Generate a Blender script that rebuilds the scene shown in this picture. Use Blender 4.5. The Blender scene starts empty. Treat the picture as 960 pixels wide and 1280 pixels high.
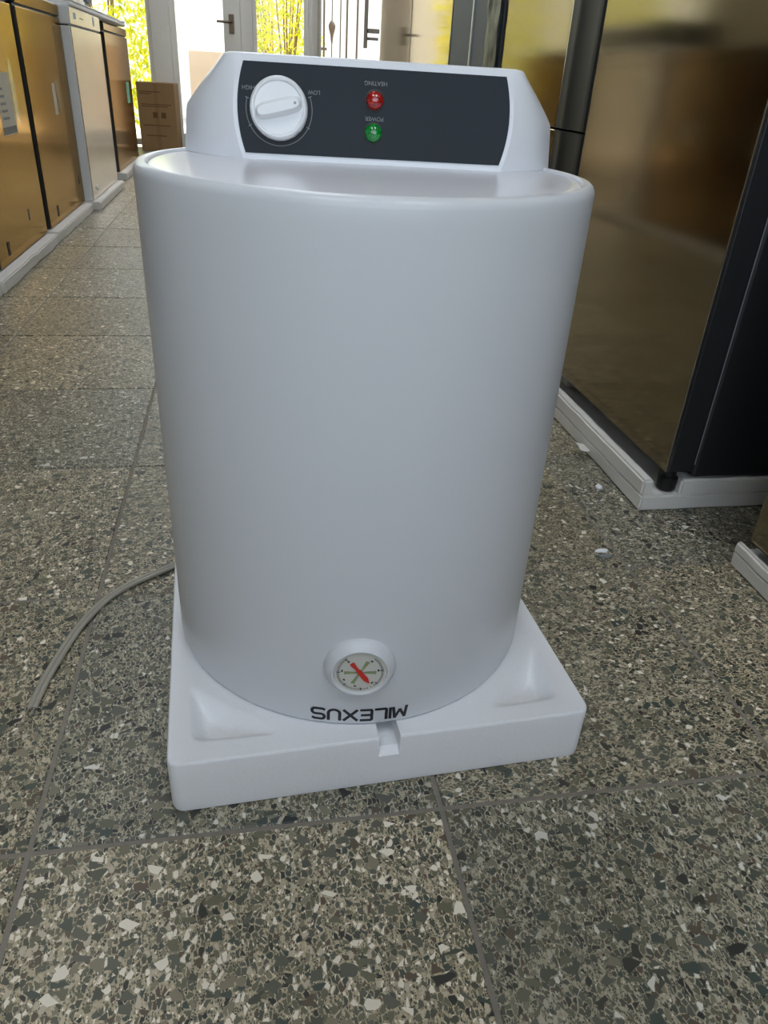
import bpy, bmesh, math, random
from mathutils import Vector, Matrix, noise
random.seed(7)
PI = math.pi
S = bpy.context.scene
COL = S.collection

# ------------------------------------------------------------------ camera
cam_d = bpy.data.cameras.new('camera'); cam = bpy.data.objects.new('camera', cam_d); COL.objects.link(cam)
FPX = 917.9
cam_d.sensor_fit = 'VERTICAL'; cam_d.sensor_height = 24.0; cam_d.lens = FPX / 1280 * 24.0
cam_d.clip_start = 0.02; cam_d.clip_end = 200
Rv = Vector((0.98482043, -0.16523803, 0.05315189)); Uv = Vector((0.03856749, 0.50687049, 0.86115902))
Fv = Vector((0.16923734, 0.84603706, -0.50554922))
m = Matrix((Rv, Uv, -Fv)).transposed().to_4x4(); m.translation = (0.22504413, -0.47678249, 0.64309429)
cam.matrix_world = m
S.camera = cam

# ------------------------------------------------------------------ world, sun, exposure
W = bpy.data.worlds.new('sky'); S.world = W; W.use_nodes = True
wn = W.node_tree; wn.nodes.clear()
sky = wn.nodes.new('ShaderNodeTexSky'); sky.sky_type = 'NISHITA'; sky.sun_disc = False
sky.sun_elevation = math.radians(48); sky.sun_rotation = math.radians(20); sky.dust_density = 2.5; sky.air_density = 1.0
bgn = wn.nodes.new('ShaderNodeBackground'); bgn.inputs['Strength'].default_value = 0.9
hsv = wn.nodes.new('ShaderNodeHueSaturation'); hsv.inputs['Saturation'].default_value = 0.55
wo = wn.nodes.new('ShaderNodeOutputWorld')
wn.links.new(sky.outputs[0], hsv.inputs['Color']); wn.links.new(hsv.outputs[0], bgn.inputs['Color']); wn.links.new(bgn.outputs[0], wo.inputs['Surface'])
sd = bpy.data.lights.new('sun', 'SUN'); sd.energy = 11.0; sd.angle = math.radians(0.6); sd.color = (1.0, 0.93, 0.80)
sun = bpy.data.objects.new('sun', sd); COL.objects.link(sun)
# the sun stands beyond the street, to the right, high
sun_dir = Vector((0.42, 0.62, 0.95)).normalized()
sun.rotation_euler = sun_dir.to_track_quat('Z', 'Y').to_euler()
def portal(name, loc, sx, sy, rx):
    d = bpy.data.lights.new(name, 'AREA'); d.shape = 'RECTANGLE'; d.size = sx; d.size_y = sy
    d.cycles.is_portal = True
    o = bpy.data.objects.new(name, d); COL.objects.link(o); o.location = loc; o.rotation_euler = (rx, 0, 0)
portal('portal_street', (-.55, 7.5, 1.25), 4.4, 2.5, -PI/2)
portal('portal_rear', (0.15, -2.17, 1.45), 2.5, 1.5, PI/2)
S.view_settings.view_transform = 'Standard'; S.view_settings.look = 'None'
S.view_settings.gamma = 1.0; S.view_settings.use_curve_mapping = False
S.view_settings.exposure = -0.08
S.cycles.max_bounces = 10; S.cycles.diffuse_bounces = 5; S.cycles.glossy_bounces = 5
S.cycles.transparent_max_bounces = 12; S.cycles.use_denoising = True
S.cycles.sample_clamp_indirect = 6.0

# ------------------------------------------------------------------ helpers
def tag(o, label=None, cat=None, group=None, kind=None):
    if label: o['label'] = label
    if cat: o['category'] = cat
    if group: o['group'] = group
    if kind: o['kind'] = kind
    return o
def empty(name, loc=(0, 0, 0), rz=0.0):
    o = bpy.data.objects.new(name, None); COL.objects.link(o); o.location = loc; o.rotation_euler = (0, 0, rz)
    o.empty_display_size = 0.1
    return o
def obj(name, bm, mat, parent=None, smooth=None, loc=None):
    bmesh.ops.recalc_face_normals(bm, faces=bm.faces[:])
    me = bpy.data.meshes.new(name); bm.to_mesh(me); bm.free()
    if isinstance(mat, (list, tuple)):
        for x in mat: me.materials.append(x)
    else: me.materials.append(mat)
    o = bpy.data.objects.new(name, me); COL.objects.link(o)
    if parent: o.parent = parent
    if loc: o.location = loc
    if smooth is not None:
        me.polygons.foreach_set('use_smooth', [True] * len(me.polygons))
        if smooth < 180: me.set_sharp_from_angle(angle=math.radians(smooth))
    return o
def B(): return bmesh.new()
def box(bm, x0, x1, y0, y1, z0, z1, bev=0.0, seg=2):
    vs = [bm.verts.new((x, y, z)) for z in (z0, z1) for y in (y0, y1) for x in (x0, x1)]
    fs = [bm.faces.new([vs[i] for i in q]) for q in ((0, 2, 3, 1), (4, 5, 7, 6), (0, 1, 5, 4), (2, 6, 7, 3), (0, 4, 6, 2), (1, 3, 7, 5))]
    if bev:
        es = list({e for f in fs for e in f.edges})
        bmesh.ops.bevel(bm, geom=es, offset=bev, segments=seg, profile=0.5, affect='EDGES')
    return bm
def loft(bm, rings, closed=True, cap0=True, cap1=True):
    R = [[bm.verts.new(p) for p in r] for r in rings]
    n = len(R[0])
    for a, b in zip(R[:-1], R[1:]):
        for i in range(n if closed else n - 1):
            j = (i + 1) % n
            bm.faces.new((a[i], a[j], b[j], b[i]))
    if cap0: bm.faces.new(R[0][::-1])
    if cap1: bm.faces.new(R[-1])
    return R
def lathe(bm, prof, n=96, cap0=True, cap1=True, M=None):
    rings = []
    for r, z in prof:
        ring = []
        for i in range(n):
            a = 2 * PI * i / n
            p = Vector((r * math.cos(a), r * math.sin(a), z))
            ring.append(M @ p if M else p)
        rings.append(ring)
    loft(bm, rings, True, cap0, cap1)
    return bm
def tube(bm, pts, r, n=8):
    pts = [Vector(p) for p in pts]; rings = []
    up = Vector((0, 0, 1))
    for i, p in enumerate(pts):
        t = (pts[min(i + 1, len(pts) - 1)] - pts[max(i - 1, 0)]).normalized()
        ref = up if abs(t.dot(up)) < 0.95 else Vector((1, 0, 0))
        s = t.cross(ref).normalized(); u = s.cross(t)
        rr = r[i] if isinstance(r, (list, tuple)) else r
        rings.append([p + rr * (math.cos(2 * PI * k / n) * s + math.sin(2 * PI * k / n) * u) for k in range(n)])
    loft(bm, rings)
    return bm
def spline(pts, k=8):
    P = [Vector(p) for p in pts]; out = []
    for i in range(len(P) - 1):
        a = P[max(i - 1, 0)]; b = P[i]; c = P[i + 1]; d = P[min(i + 2, len(P) - 1)]
        for j in range(k):
            t = j / k
            out.append(0.5 * ((2 * b) + (c - a) * t + (2 * a - 5 * b + 4 * c - d) * t * t + (3 * b - a - 3 * c + d) * t ** 3))
    out.append(P[-1]); return out

# ------------------------------------------------------------------ materials
def newmat(name):
    mt = bpy.data.materials.new(name); mt.use_nodes = True
    nt = mt.node_tree; b = nt.nodes['Principled BSDF']
    return mt, nt, b
def N(nt, t, **kw):
    n = nt.nodes.new(t)
    for k, v in kw.items():
        if k in n.inputs: n.inputs[k].default_value = v
        else: setattr(n, k, v)
    return n
def plain(name, col, rough=0.5, metal=0.0, coat=0.0, var=0.06, scale=12.0, bump=0.0, bscale=300.0, spec=0.5, emis=None):
    mt, nt, b = newmat(name); L = nt.links.new
    b.inputs['Roughness'].default_value = rough; b.inputs['Metallic'].default_value = metal
    b.inputs['Coat Weight'].default_value = coat; b.inputs['Specular IOR Level'].default_value = spec
    tc = N(nt, 'ShaderNodeTexCoord'); nz = N(nt, 'ShaderNodeTexNoise', Scale=scale, Detail=4.0)
    L(tc.outputs['Object'], nz.inputs['Vector'])
    mx = N(nt, 'ShaderNodeMix', data_type='RGBA')
    c = Vector(col)
    mx.inputs['A'].default_value = (*(c * (1 - var)), 1); mx.inputs['B'].default_value = (*[min(1, q) for q in c * (1 + var)], 1)
    L(nz.outputs['Fac'], mx.inputs['Factor']); L(mx.outputs['Result'], b.inputs['Base Color'])
    if bump:
        n2 = N(nt, 'ShaderNodeTexNoise', Scale=bscale, Detail=2.0); L(tc.outputs['Object'], n2.inputs['Vector'])
        bp = N(nt, 'ShaderNodeBump', Strength=bump, Distance=0.001); L(n2.outputs['Fac'], bp.inputs['Height']); L(bp.outputs[0], b.inputs['Normal'])
    if emis:
        b.inputs['Emission Color'].default_value = (*emis[:3], 1); b.inputs['Emission Strength'].default_value = emis[3]
    return mt
def steel(name, col, rough=0.27, aniso=0.6, tint=(.85, .78, .66)):
    mt, nt, b = newmat(name); L = nt.links.new
    b.inputs['Metallic'].default_value = 1.0
    b.inputs['Specular Tint'].default_value = (*tint, 1)
    b.inputs['Anisotropic'].default_value = aniso; b.inputs['Anisotropic Rotation'].default_value = 0.0
    tg = N(nt, 'ShaderNodeTangent', direction_type='RADIAL', axis='Z'); L(tg.outputs[0], b.inputs['Tangent'])
    tc = N(nt, 'ShaderNodeTexCoord'); b.inputs['Roughness'].default_value = rough
    n2 = N(nt, 'ShaderNodeTexNoise', Scale=4.0, Detail=2.0); L(tc.outputs['Object'], n2.inputs['Vector'])
    mx = N(nt, 'ShaderNodeMix', data_type='RGBA'); c = Vector(col)
    mx.inputs['A'].default_value = (*(c * 0.94), 1); mx.inputs['B'].default_value = (*(c * 1.06), 1)
    L(n2.outputs['Fac'], mx.inputs['Factor']); L(mx.outputs['Result'], b.inputs['Base Color'])
    return mt
def foam_mat(name, col):
    mt, nt, b = newmat(name); L = nt.links.new
    b.inputs['Roughness'].default_value = 0.6; b.inputs['Specular IOR Level'].default_value = 0.35
    tc = N(nt, 'ShaderNodeTexCoord')
    vo = N(nt, 'ShaderNodeTexVoronoi', Scale=260.0); L(tc.outputs['Object'], vo.inputs['Vector'])
    bp = N(nt, 'ShaderNodeBump', Strength=0.25, Distance=0.0012); bp.invert = True
    L(vo.outputs['Distance'], bp.inputs['Height']); L(bp.outputs[0], b.inputs['Normal'])
    nz = N(nt, 'ShaderNodeTexNoise', Scale=9.0, Detail=3.0); L(tc.outputs['Object'], nz.inputs['Vector'])
    mx = N(nt, 'ShaderNodeMix', data_type='RGBA'); c = Vector(col)
    mx.inputs['A'].default_value = (*(c * 0.95), 1); mx.inputs['B'].default_value = (*[min(1, q) for q in c * 1.03], 1)
    L(nz.outputs['Fac'], mx.inputs['Factor']); L(mx.outputs['Result'], b.inputs['Base Color'])
    return mt
def glass_pane(name, tint):
    mt = bpy.data.materials.new(name); mt.use_nodes = True; nt = mt.node_tree; nt.nodes.clear(); L = nt.links.new
    t = N(nt, 'ShaderNodeBsdfTransparent'); t.inputs['Color'].default_value = (*tint, 1)
    g = N(nt, 'ShaderNodeBsdfGlossy'); g.inputs['Roughness'].default_value = 0.03
    fr = N(nt, 'ShaderNodeFresnel'); fr.inputs['IOR'].default_value = 1.45
    mx = N(nt, 'ShaderNodeMixShader'); L(fr.outputs[0], mx.inputs[0]); L(t.outputs[0], mx.inputs[1]); L(g.outputs[0], mx.inputs[2])
    o = N(nt, 'ShaderNodeOutputMaterial'); L(mx.outputs[0], o.inputs['Surface'])
    return mt
def terrazzo():
    mt, nt, b = newmat('terrazzo'); L = nt.links.new
    tc = N(nt, 'ShaderNodeTexCoord'); oi = N(nt, 'ShaderNodeObjectInfo')
    sc = N(nt, 'ShaderNodeVectorMath', operation='SCALE'); cb = N(nt, 'ShaderNodeCombineXYZ')
    L(oi.outputs['Random'], cb.inputs['X']); L(oi.outputs['Random'], cb.inputs['Y']); L(cb.outputs[0], sc.inputs[0]); sc.inputs['Scale'].default_value = 37.0
    ad = N(nt, 'ShaderNodeVectorMath', operation='ADD'); L(tc.outputs['Object'], ad.inputs[0]); L(sc.outputs[0], ad.inputs[1])
    dn = N(nt, 'ShaderNodeTexNoise', Scale=70.0, Detail=1.5); L(ad.outputs[0], dn.inputs['Vector'])
    ds = N(nt, 'ShaderNodeVectorMath', operation='SUBTRACT'); L(dn.outputs['Color'], ds.inputs[0]); ds.inputs[1].default_value = (.5, .5, .5)
    dk = N(nt, 'ShaderNodeVectorMath', operation='SCALE'); L(ds.outputs[0], dk.inputs[0]); dk.inputs['Scale'].default_value = 0.0055
    co = N(nt, 'ShaderNodeVectorMath', operation='ADD'); L(ad.outputs[0], co.inputs[0]); L(dk.outputs[0], co.inputs[1])
    # matrix
    mzn = N(nt, 'ShaderNodeTexNoise', Scale=420.0, Detail=3.0); L(ad.outputs[0], mzn.inputs['Vector'])
    base = N(nt, 'ShaderNodeValToRGB'); L(mzn.outputs['Fac'], base.inputs['Fac'])
    base.color_ramp.elements[0].position = .3; base.color_ramp.elements[0].color = (.30, .262, .188, 1)
    base.color_ramp.elements[1].position = .7; base.color_ramp.elements[1].color = (.57, .51, .38, 1)
    cur = base.outputs['Color']
    PAL = [(0.0, (.022, .025, .024)), (.12, (.065, .075, .058)), (.3, (.13, .128, .088)), (.45, (.10, .075, .055)), (.54, (.048, .07, .062)),
           (.64, (.22, .205, .15)), (.74, (.10, .105, .088)), (.87, (.50, .46, .38)), (.93, (.80, .77, .70))]
    wsh = N(nt, 'ShaderNodeMapRange'); wsh.inputs['To Min'].default_value = .055; wsh.inputs['To Max'].default_value = -.06
    wfr = N(nt, 'ShaderNodeMath', operation='FRACT'); wmu = N(nt, 'ShaderNodeMath', operation='MULTIPLY'); wmu.inputs[1].default_value = 7.3
    L(oi.outputs['Random'], wmu.inputs[0]); L(wmu.outputs[0], wfr.inputs[0]); L(wfr.outputs[0], wsh.inputs['Value'])
    def layer(cur, scale, keep, edge, pal, stretch):
        mp = N(nt, 'ShaderNodeMapping'); mp.inputs['Scale'].default_value = stretch; mp.inputs['Rotation'].default_value = (0, 0, scale); L(co.outputs[0], mp.inputs['Vector'])
        v1 = N(nt, 'ShaderNodeTexVoronoi', Scale=scale, voronoi_dimensions='2D'); v2 = N(nt, 'ShaderNodeTexVoronoi', Scale=scale, voronoi_dimensions='2D', feature='DISTANCE_TO_EDGE')
        L(mp.outputs[0], v1.inputs['Vector']); L(mp.outputs[0], v2.inputs['Vector'])
        sp = N(nt, 'ShaderNodeSeparateColor'); L(v1.outputs['Color'], sp.inputs[0])
        # edge threshold varies with the chip: big and small chips
        th = N(nt, 'ShaderNodeMapRange'); L(sp.outputs['Blue'], th.inputs['Value']); th.inputs['To Min'].default_value = edge * .4; th.inputs['To Max'].default_value = edge * 2.2
        sb = N(nt, 'ShaderNodeMath', operation='SUBTRACT'); L(v2.outputs['Distance'], sb.inputs[0]); L(th.outputs[0], sb.inputs[1])
        ms = N(nt, 'ShaderNodeMapRange'); L(sb.outputs[0], ms.inputs['Value']); ms.inputs['From Max'].default_value = 0.03
        kp = N(nt, 'ShaderNodeMath', operation='LESS_THAN'); L(sp.outputs['Red'], kp.inputs[0]); kp.inputs[1].default_value = keep
        mu = N(nt, 'ShaderNodeMath', operation='MULTIPLY'); L(ms.outputs[0], mu.inputs[0]); L(kp.outputs[0], mu.inputs[1])
        gsh = N(nt, 'ShaderNodeMath', operation='ADD'); gsh.use_clamp = True; L(sp.outputs['Green'], gsh.inputs[0]); L(wsh.outputs[0], gsh.inputs[1])
        cr = N(nt, 'ShaderNodeValToRGB'); cr.color_ramp.interpolation = 'CONSTANT'; L(gsh.outputs[0], cr.inputs['Fac'])
        e = cr.color_ramp.elements
        e[0].position = pal[0][0]; e[0].color = (*pal[0][1], 1); e[1].position = pal[1][0]; e[1].color = (*pal[1][1], 1)
        for p, c in pal[2:]:
            q = e.new(p); q.color = (*c, 1)
        mx = N(nt, 'ShaderNodeMix', data_type='RGBA'); L(mu.outputs[0], mx.inputs['Factor']); L(cur, mx.inputs['A']); L(cr.outputs['Color'], mx.inputs['B'])
        return mx.outputs['Result']
    cur = layer(cur, 380.0, .62, .07, PAL, (1, 1.5, 1))
    cur = layer(cur, 160.0, .72, .085, PAL, (1, 1.35, 1))
    cur = layer(cur, 80.0, .24, .09, [(p, c) for p, c in PAL if p != .87], (1.25, 1, 1))
    # tile to tile tone
    rp = N(nt, 'ShaderNodeValToRGB'); L(oi.outputs['Random'], rp.inputs['Fac'])
    rp.color_ramp.elements[0].color = (.86, .88, .88, 1); rp.color_ramp.elements[1].color = (1.12, 1.07, .98, 1)
    q = rp.color_ramp.elements.new(.5); q.color = (1.0, .96, .88, 1)
    mm = N(nt, 'ShaderNodeMix', data_type='RGBA', blend_type='MULTIPLY'); mm.inputs['Factor'].default_value = 1.0
    L(cur, mm.inputs['A']); L(rp.outputs['Color'], mm.inputs['B'])
    # worn dusty film in patches
    wn_ = N(nt, 'ShaderNodeTexNoise', Scale=5.0, Detail=4.0); L(ad.outputs[0], wn_.inputs['Vector'])
    wr = N(nt, 'ShaderNodeMapRange'); L(wn_.outputs['Fac'], wr.inputs['Value']); wr.inputs['From Min'].default_value = .4; wr.inputs['From Max'].default_value = .75; wr.inputs['To Max'].default_value = .22
    md = N(nt, 'ShaderNodeMix', data_type='RGBA'); L(wr.outputs[0], md.inputs['Factor']); L(mm.outputs['Result'], md.inputs['A']); md.inputs['B'].default_value = (.27, .245, .18, 1)
    L(md.outputs['Result'], b.inputs['Base Color'])
    rr = N(nt, 'ShaderNodeMapRange'); L(wn_.outputs['Fac'], rr.inputs['Value']); rr.inputs['To Min'].default_value = .34; rr.inputs['To Max'].default_value = .56
    L(rr.outputs[0], b.inputs['Roughness'])
    bp = N(nt, 'ShaderNodeBump', Strength=.12, Distance=.0006); L(mzn.outputs['Fac'], bp.inputs['Height']); L(bp.outputs[0], b.inputs['Normal'])
    return mt

M_TERR = terrazzo()
M_GROUT = plain('grout', (.23, .205, .17), .85, var=.2, scale=60, bump=.3)
M_BODY = plain('white_enamel', (.675, .69, .72), .34, var=.01, bump=.06, bscale=900, coat=.12)
M_CAP = plain('white_plastic', (.80, .80, .85), .22, var=.01)
M_HOUS = plain('white_housing_plastic', (.78, .79, .83), .27, var=.015)
M_PANEL = plain('panel_film', (.012, .016, .022), .3, var=.1, spec=.15)
M_KNOB = plain('knob_plastic', (.82, .83, .85), .3, var=.01)
M_PRINT = plain('panel_print', (.17, .18, .19), .5, var=.02)
M_INK = plain('black_ink', (.008, .008, .015), .35, var=.02)
def lens(name, col):
    mt, nt, b = newmat(name); L = nt.links.new
    b.inputs['Base Color'].default_value = (*col, 1); b.inputs['Roughness'].default_value = .08; b.inputs['Coat Weight'].default_value = 1.0
    b.inputs['Coat Roughness'].default_value = .02
    tc = N(nt, 'ShaderNodeTexCoord'); vo = N(nt, 'ShaderNodeTexVoronoi', Scale=700.0); L(tc.outputs['Object'], vo.inputs['Vector'])
    cr = N(nt, 'ShaderNodeValToRGB'); L(vo.outputs['Color'], cr.inputs['Fac'])
    c = Vector(col); cr.color_ramp.elements[0].color = (*(c * .35), 1); cr.color_ramp.elements[1].color = (*[min(1, q) for q in c * 1.8], 1)
    L(cr.outputs['Color'], b.inputs['Base Color'])
    bp = N(nt, 'ShaderNodeBump', Strength=.15, Distance=.0006); L(vo.outputs['Distance'], bp.inputs['Height']); L(bp.outputs[0], b.inputs['Normal'])
    return mt
M_RED = lens('red_lens', (.30, .010, .008)); M_GREEN = lens('green_lens', (.0, .20, .025))
M_FOAM = foam_mat('white_foam', (.84, .85, .87)); M_FOAM2 = foam_mat('packing_foam', (.72, .70, .66))
M_STEEL = steel('champagne_steel', (.31, .265, .19), .10, .35)
M_STEELL = steel('bronze_steel', (.34, .24, .132), .13, 0.0, (.74, .60, .43))
M_STEELR = steel('bright_steel', (.56, .47, .38), .06, .2)
M_STEELW = steel('pale_steel', (.66, .60, .52), .22, 0.0, (.95, .92, .88))
M_BLUES = plain('blue_grey_lacquer', (.105, .125, .16), .5, var=.05, spec=.2)
M_DARK = plain('charcoal_paint', (.018, .019, .021), .42, var=.08)
M_BLUEG = plain('blue_grey_paint', (.17, .20, .24), .38, var=.05)
M_BLACK = plain('black_plastic', (.012, .012, .012), .4)
M_STRIP = plain('matte_black_strip', (.014, .014, .013), .5, spec=.25)
M_GASKET = plain('grey_gasket', (.20, .21, .22), .5)
M_EDGE = plain('door_edge_metal', (.42, .41, .42), .3, metal=1.0)
M_WHITE = plain('white_paint', (.76, .77, .78), .35, var=.02)
M_FRAME = plain('white_frame', (.93, .91, .87), .4, var=.03)
M_WALL = plain('cream_wall', (.42, .38, .31), .8, var=.05, bump=.2, bscale=80)
M_CEIL = plain('ceiling_paint', (.62, .60, .56), .85, var=.03)
M_CARD = plain('cardboard', (.36, .22, .105), .8, var=.12, scale=8)
M_GLASS = glass_pane('window_glass', (.96, .97, .95))

# ------------------------------------------------------------------ setting: floor
XL, XR, YB, YF, ZC = -2.8, 2.0, -2.0, 7.3, 3.0
bm = B(); box(bm, XL - .15, XR + .15, YB - .15, YF + .15, -.16, -.0018)
floor = tag(obj('floor', bm, M_GROUT), kind='structure')
bm = B(); T = .4; g = .0026
box(bm, -T/2 + g, T/2 - g, -T/2 + g, T/2 - g, -.012, 0, .0012, 1)
tile0 = None
for j in range(-5, 18):
    for i in range(-7, 5):
        if tile0 is None:
            tile0 = obj('tile', bm, M_TERR, floor); o = tile0
        else:
            o = tile0.copy(); COL.objects.link(o); o.parent = floor
        o.location = ((i + .5) * T, (j + .5) * T, random.uniform(-.0003, .0003))
        o.rotation_euler = (random.uniform(-.0008, .0008), random.uniform(-.0008, .0008), random.choice((0, PI/2, PI, -PI/2)) + random.uniform(-.002, .002))

# walls, ceiling
def struct(name, bm, mat): return tag(obj(name, bm, mat), kind='structure')
M_WOOD = plain('brown_wall', (.24, .165, .095), .7, var=.15)
bm = B(); box(bm, XL - .15, XL, YB - .15, YF + .15, 0, ZC); struct('wall_left', bm, M_WALL)
bm = B(); box(bm, XR, XR + .15, YB - .15, YF + .15, 0, ZC); struct('wall_right', bm, M_WOOD)
bm = B(); box(bm, XL - .15, XR + .15, YB - .15, YF + .15, ZC, ZC + .15); struct('ceiling', bm, M_CEIL)
bm = B(); box(bm, XL, XR, YF, YF + .15, 2.5, ZC); box(bm, XL, -2.7, YF, YF + .15, 0, 2.5); box(bm, 1.62, XR, YF, YF + .15, 0, 2.5); struct('wall_front', bm, M_FRAME)
bm = B(); box(bm, XL, XR, YB - .15, YB, 2.2, ZC); box(bm, XL, -1.1, YB - .15, YB, 0, 2.2); box(bm, 1.4, XR, YB - .15, YB, 0, 2.2); box(bm, -1.1, 1.4, YB - .15, YB, 0, .7)
struct('wall_back', bm, M_WALL)

# front glazing: window | post | door | post | window | post | window
def post(n, x0, x1):
    bm = B(); box(bm, x0, x1, YF - .02, YF + .1, 0, 2.5, .006); box(bm, x0 + .03, x1 - .03, YF - .03, YF - .02, 0, 2.5)
    struct('trim_%d' % n, bm, M_FRAME)
def window(n, x0, x1, z0=.02):
    r = tag(empty('window_%d' % n, (0, YF + .04, 0)), kind='structure')
    bm = B(); w = .035
    box(bm, x0, x0 + w, -.02, .02, z0, 2.5, .004); box(bm, x1 - w, x1, -.02, .02, z0, 2.5, .004)
    box(bm, x0 + w, x1 - w, -.02, .02, z0, z0 + .05, .004); box(bm, x0 + w, x1 - w, -.02, .02, 2.44, 2.5, .004)
    obj('window_frame', bm, M_FRAME, r)
    bm = B(); box(bm, x0 + w, x1 - w, -.003, .003, z0 + .05, 2.44); obj('pane', bm, M_GLASS, r)
window(4, -2.7, -1.64); post(4, -1.64, -1.56); window(1, -1.56, -.52); post(1, -.52, -.36)
dr = tag(empty('door_1', (-.36, YF + .04, 0)), kind='structure')
bm = B(); w = .05
box(bm, 0, w, -.022, .022, .012, 2.48, .005); box(bm, .455, .60, -.022, .022, .012, 2.48, .005)
box(bm, w, .455, -.022, .022, .012, .13, .005); box(bm, w, .455, -.022, .022, 2.38, 2.48, .005)
leaf = obj('door_leaf', bm, M_FRAME, dr)
bm = B(); box(bm, w, .455, -.003, .003, .13, 2.38); obj('pane', bm, M_GLASS, dr)
bm = B(); box(bm, .50, .545, -.034, -.022, .93, 1.07, .003); tube(bm, [(.52, -.034, 1.01), (.52, -.075, 1.01), (.50, -.08, 1.01), (.40, -.08, 1.012)], .010, 8)
obj('door_handle', bm, plain('bronze_handle', (.16, .12, .09), .35, metal=.8), dr)
post(2, .24, .345); window(2, .345, .828); post(3, .828, .912); window(3, .912, 1.62)

# window in the wall behind the camera
r5 = tag(empty('window_5', (0, YB - .07, 0)), kind='structure')
bm = B()
for a_, b_ in ((-1.1, -1.05), (-.29, -.25), (.56, .60), (1.35, 1.4)): box(bm, a_, b_, -.03, .03, .7, 2.2, .004)
box(bm, -1.1, 1.4, -.03, .03, .7, .75, .004); box(bm, -1.1, 1.4, -.03, .03, 2.15, 2.2, .004); obj('window_frame', bm, M_FRAME, r5)
for a_, b_ in ((-1.05, -.29), (-.25, .56), (.60, 1.35)):
    bm = B(); box(bm, a_, b_, -.003, .003, .75, 2.15); obj('pane', bm, M_GLASS, r5)
# ------------------------------------------------------------------ outside the door
bm = B(); box(bm, -30, 30, -40, YB - .15, -.2, -.03); tag(obj('yard_ground', bm, plain('grey_paving', (.42, .42, .42), .8, var=.1, scale=3)), kind='structure')
bm = B(); box(bm, -30, 30, YF + .15, 40, -.2, -.03); tag(obj('street_ground', bm, plain('pale_paving', (.55, .52, .47), .8, var=.1, scale=3)), kind='structure')
bm = B(); box(bm, -9, 12, 13.0, 13.2, -.03, 2.6); box(bm, -9, 12, 12.96, 13.24, 2.6, 2.68, .01)
tag(obj('garden_wall', bm, plain('white_render', (.82, .80, .74), .8, var=.04)), 'long white rendered garden wall across the street beyond the glass door', 'wall')
# beige board leaning behind the door glass
bm = B(); box(bm, -.005, .40, 0, .03, 0, .83, .004); box(bm, .02, .38, -.004, 0, .03, .80)
o = obj('board', bm, plain('beige_board', (.52, .42, .34), .5, var=.08, scale=6)); o.location = (-.25, YF + .55, -.03); o.rotation_euler = (math.radians(-5), 0, 0)
tag(o, 'beige board leaning behind the lower glass of the white door', 'board')
bm = B(); box(bm, 0, .2, 0, .2, 0, .78, .004); box(bm, .085, .115, -.002, 0, 0, .78)
o = obj('carton', bm, M_CARD, loc=(.36, YF + .3, -.03)); tag(o, 'narrow upright carton outside the window beside the glass door', 'carton')

def leaf_mat(name, a, b_):
    mt, nt, b = newmat(name); L = nt.links.new
    oi = N(nt, 'ShaderNodeTexCoord'); nz = N(nt, 'ShaderNodeTexNoise', Scale=9.0, Detail=3.0); L(oi.outputs['Object'], nz.inputs['Vector'])
    cr = N(nt, 'ShaderNodeValToRGB'); L(nz.outputs['Fac'], cr.inputs['Fac'])
    cr.color_ramp.elements[0].position = .35; cr.color_ramp.elements[0].color = (*a, 1); cr.color_ramp.elements[1].position = .65; cr.color_ramp.elements[1].color = (*b_, 1)
    L(cr.outputs['Color'], b.inputs['Base Color']); b.inputs['Roughness'].default_value = .5
    tr = N(nt, 'ShaderNodeBsdfTranslucent'); L(cr.outputs['Color'], tr.inputs['Color'])
    mx = N(nt, 'ShaderNodeMixShader'); mx.inputs[0].default_value = .55
    out = nt.nodes['Material Output']; L(b.outputs[0], mx.inputs[1]); L(tr.outputs[0], mx.inputs[2]); L(mx.outputs[0], out.inputs['Surface'])
    return mt
M_LEAF = leaf_mat('sunlit_leaf', (.42, .50, .02), (.72, .66, .02)); M_LEAFO = leaf_mat('dry_leaf', (.60, .33, .06), (.70, .60, .03))
M_BARK = plain('bark', (.22, .14, .08), .9, var=.3)
def shrub(name, label, loc, rx, ry, h, n, mat, group, leafsize=.035):
    r = tag(empty(name, loc), label, 'shrub', group)
    bm = B()
    for k in range(7):
        a = random.uniform(0, 2 * PI); q = random.uniform(.3, .8)
        tube(bm, spline([(random.uniform(-.03, .03), random.uniform(-.03, .03), 0), (.4 * q * rx * math.cos(a), .4 * q * ry * math.sin(a), h * .4), (q * rx * math.cos(a), q * ry * math.sin(a), h * .85)], 4), [.018 - .0015 * i for i in range(9)], 6)
    obj('stem', bm, M_BARK, r)
    bm = B()
    for k in range(n):
        u = random.random(); a = random.uniform(0, 2 * PI); ph = math.acos(random.uniform(-1, 1)); q = (.55 + .5 * u ** .5) 
        lump = 1 + .22 * noise.noise(Vector((loc[0] + 3 * math.cos(a), 3 * math.sin(a), 4 * math.cos(ph))))
        p = Vector((rx * q * lump * math.sin(ph) * math.cos(a), ry * q * lump * math.sin(ph) * math.sin(a), h * .52 + h * .5 * q * lump * math.cos(ph)))
        if p.z < .05: continue
        R = Matrix.Rotation(random.uniform(0, 2 * PI), 3, 'Z') @ Matrix.Rotation(random.uniform(-1.2, 1.2), 3, 'X') @ Matrix.Rotation(random.uniform(-.6, .6), 3, 'Y')
        s = leafsize * random.uniform(.7, 1.3)
        vs = [bm.verts.new(p + R @ Vector(c) * s) for c in ((0, -1, 0), (.45, -.1, .08), (0, 1.1, -.05), (-.45, -.1, .08))]
        bm.faces.new((vs[0], vs[1], vs[2])); bm.faces.new((vs[0], vs[2], vs[3]))
    f = obj('foliage', bm, mat, r); tag(f, kind='stuff')
    return r
GS = 'shrubs outside the glass front'
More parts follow.
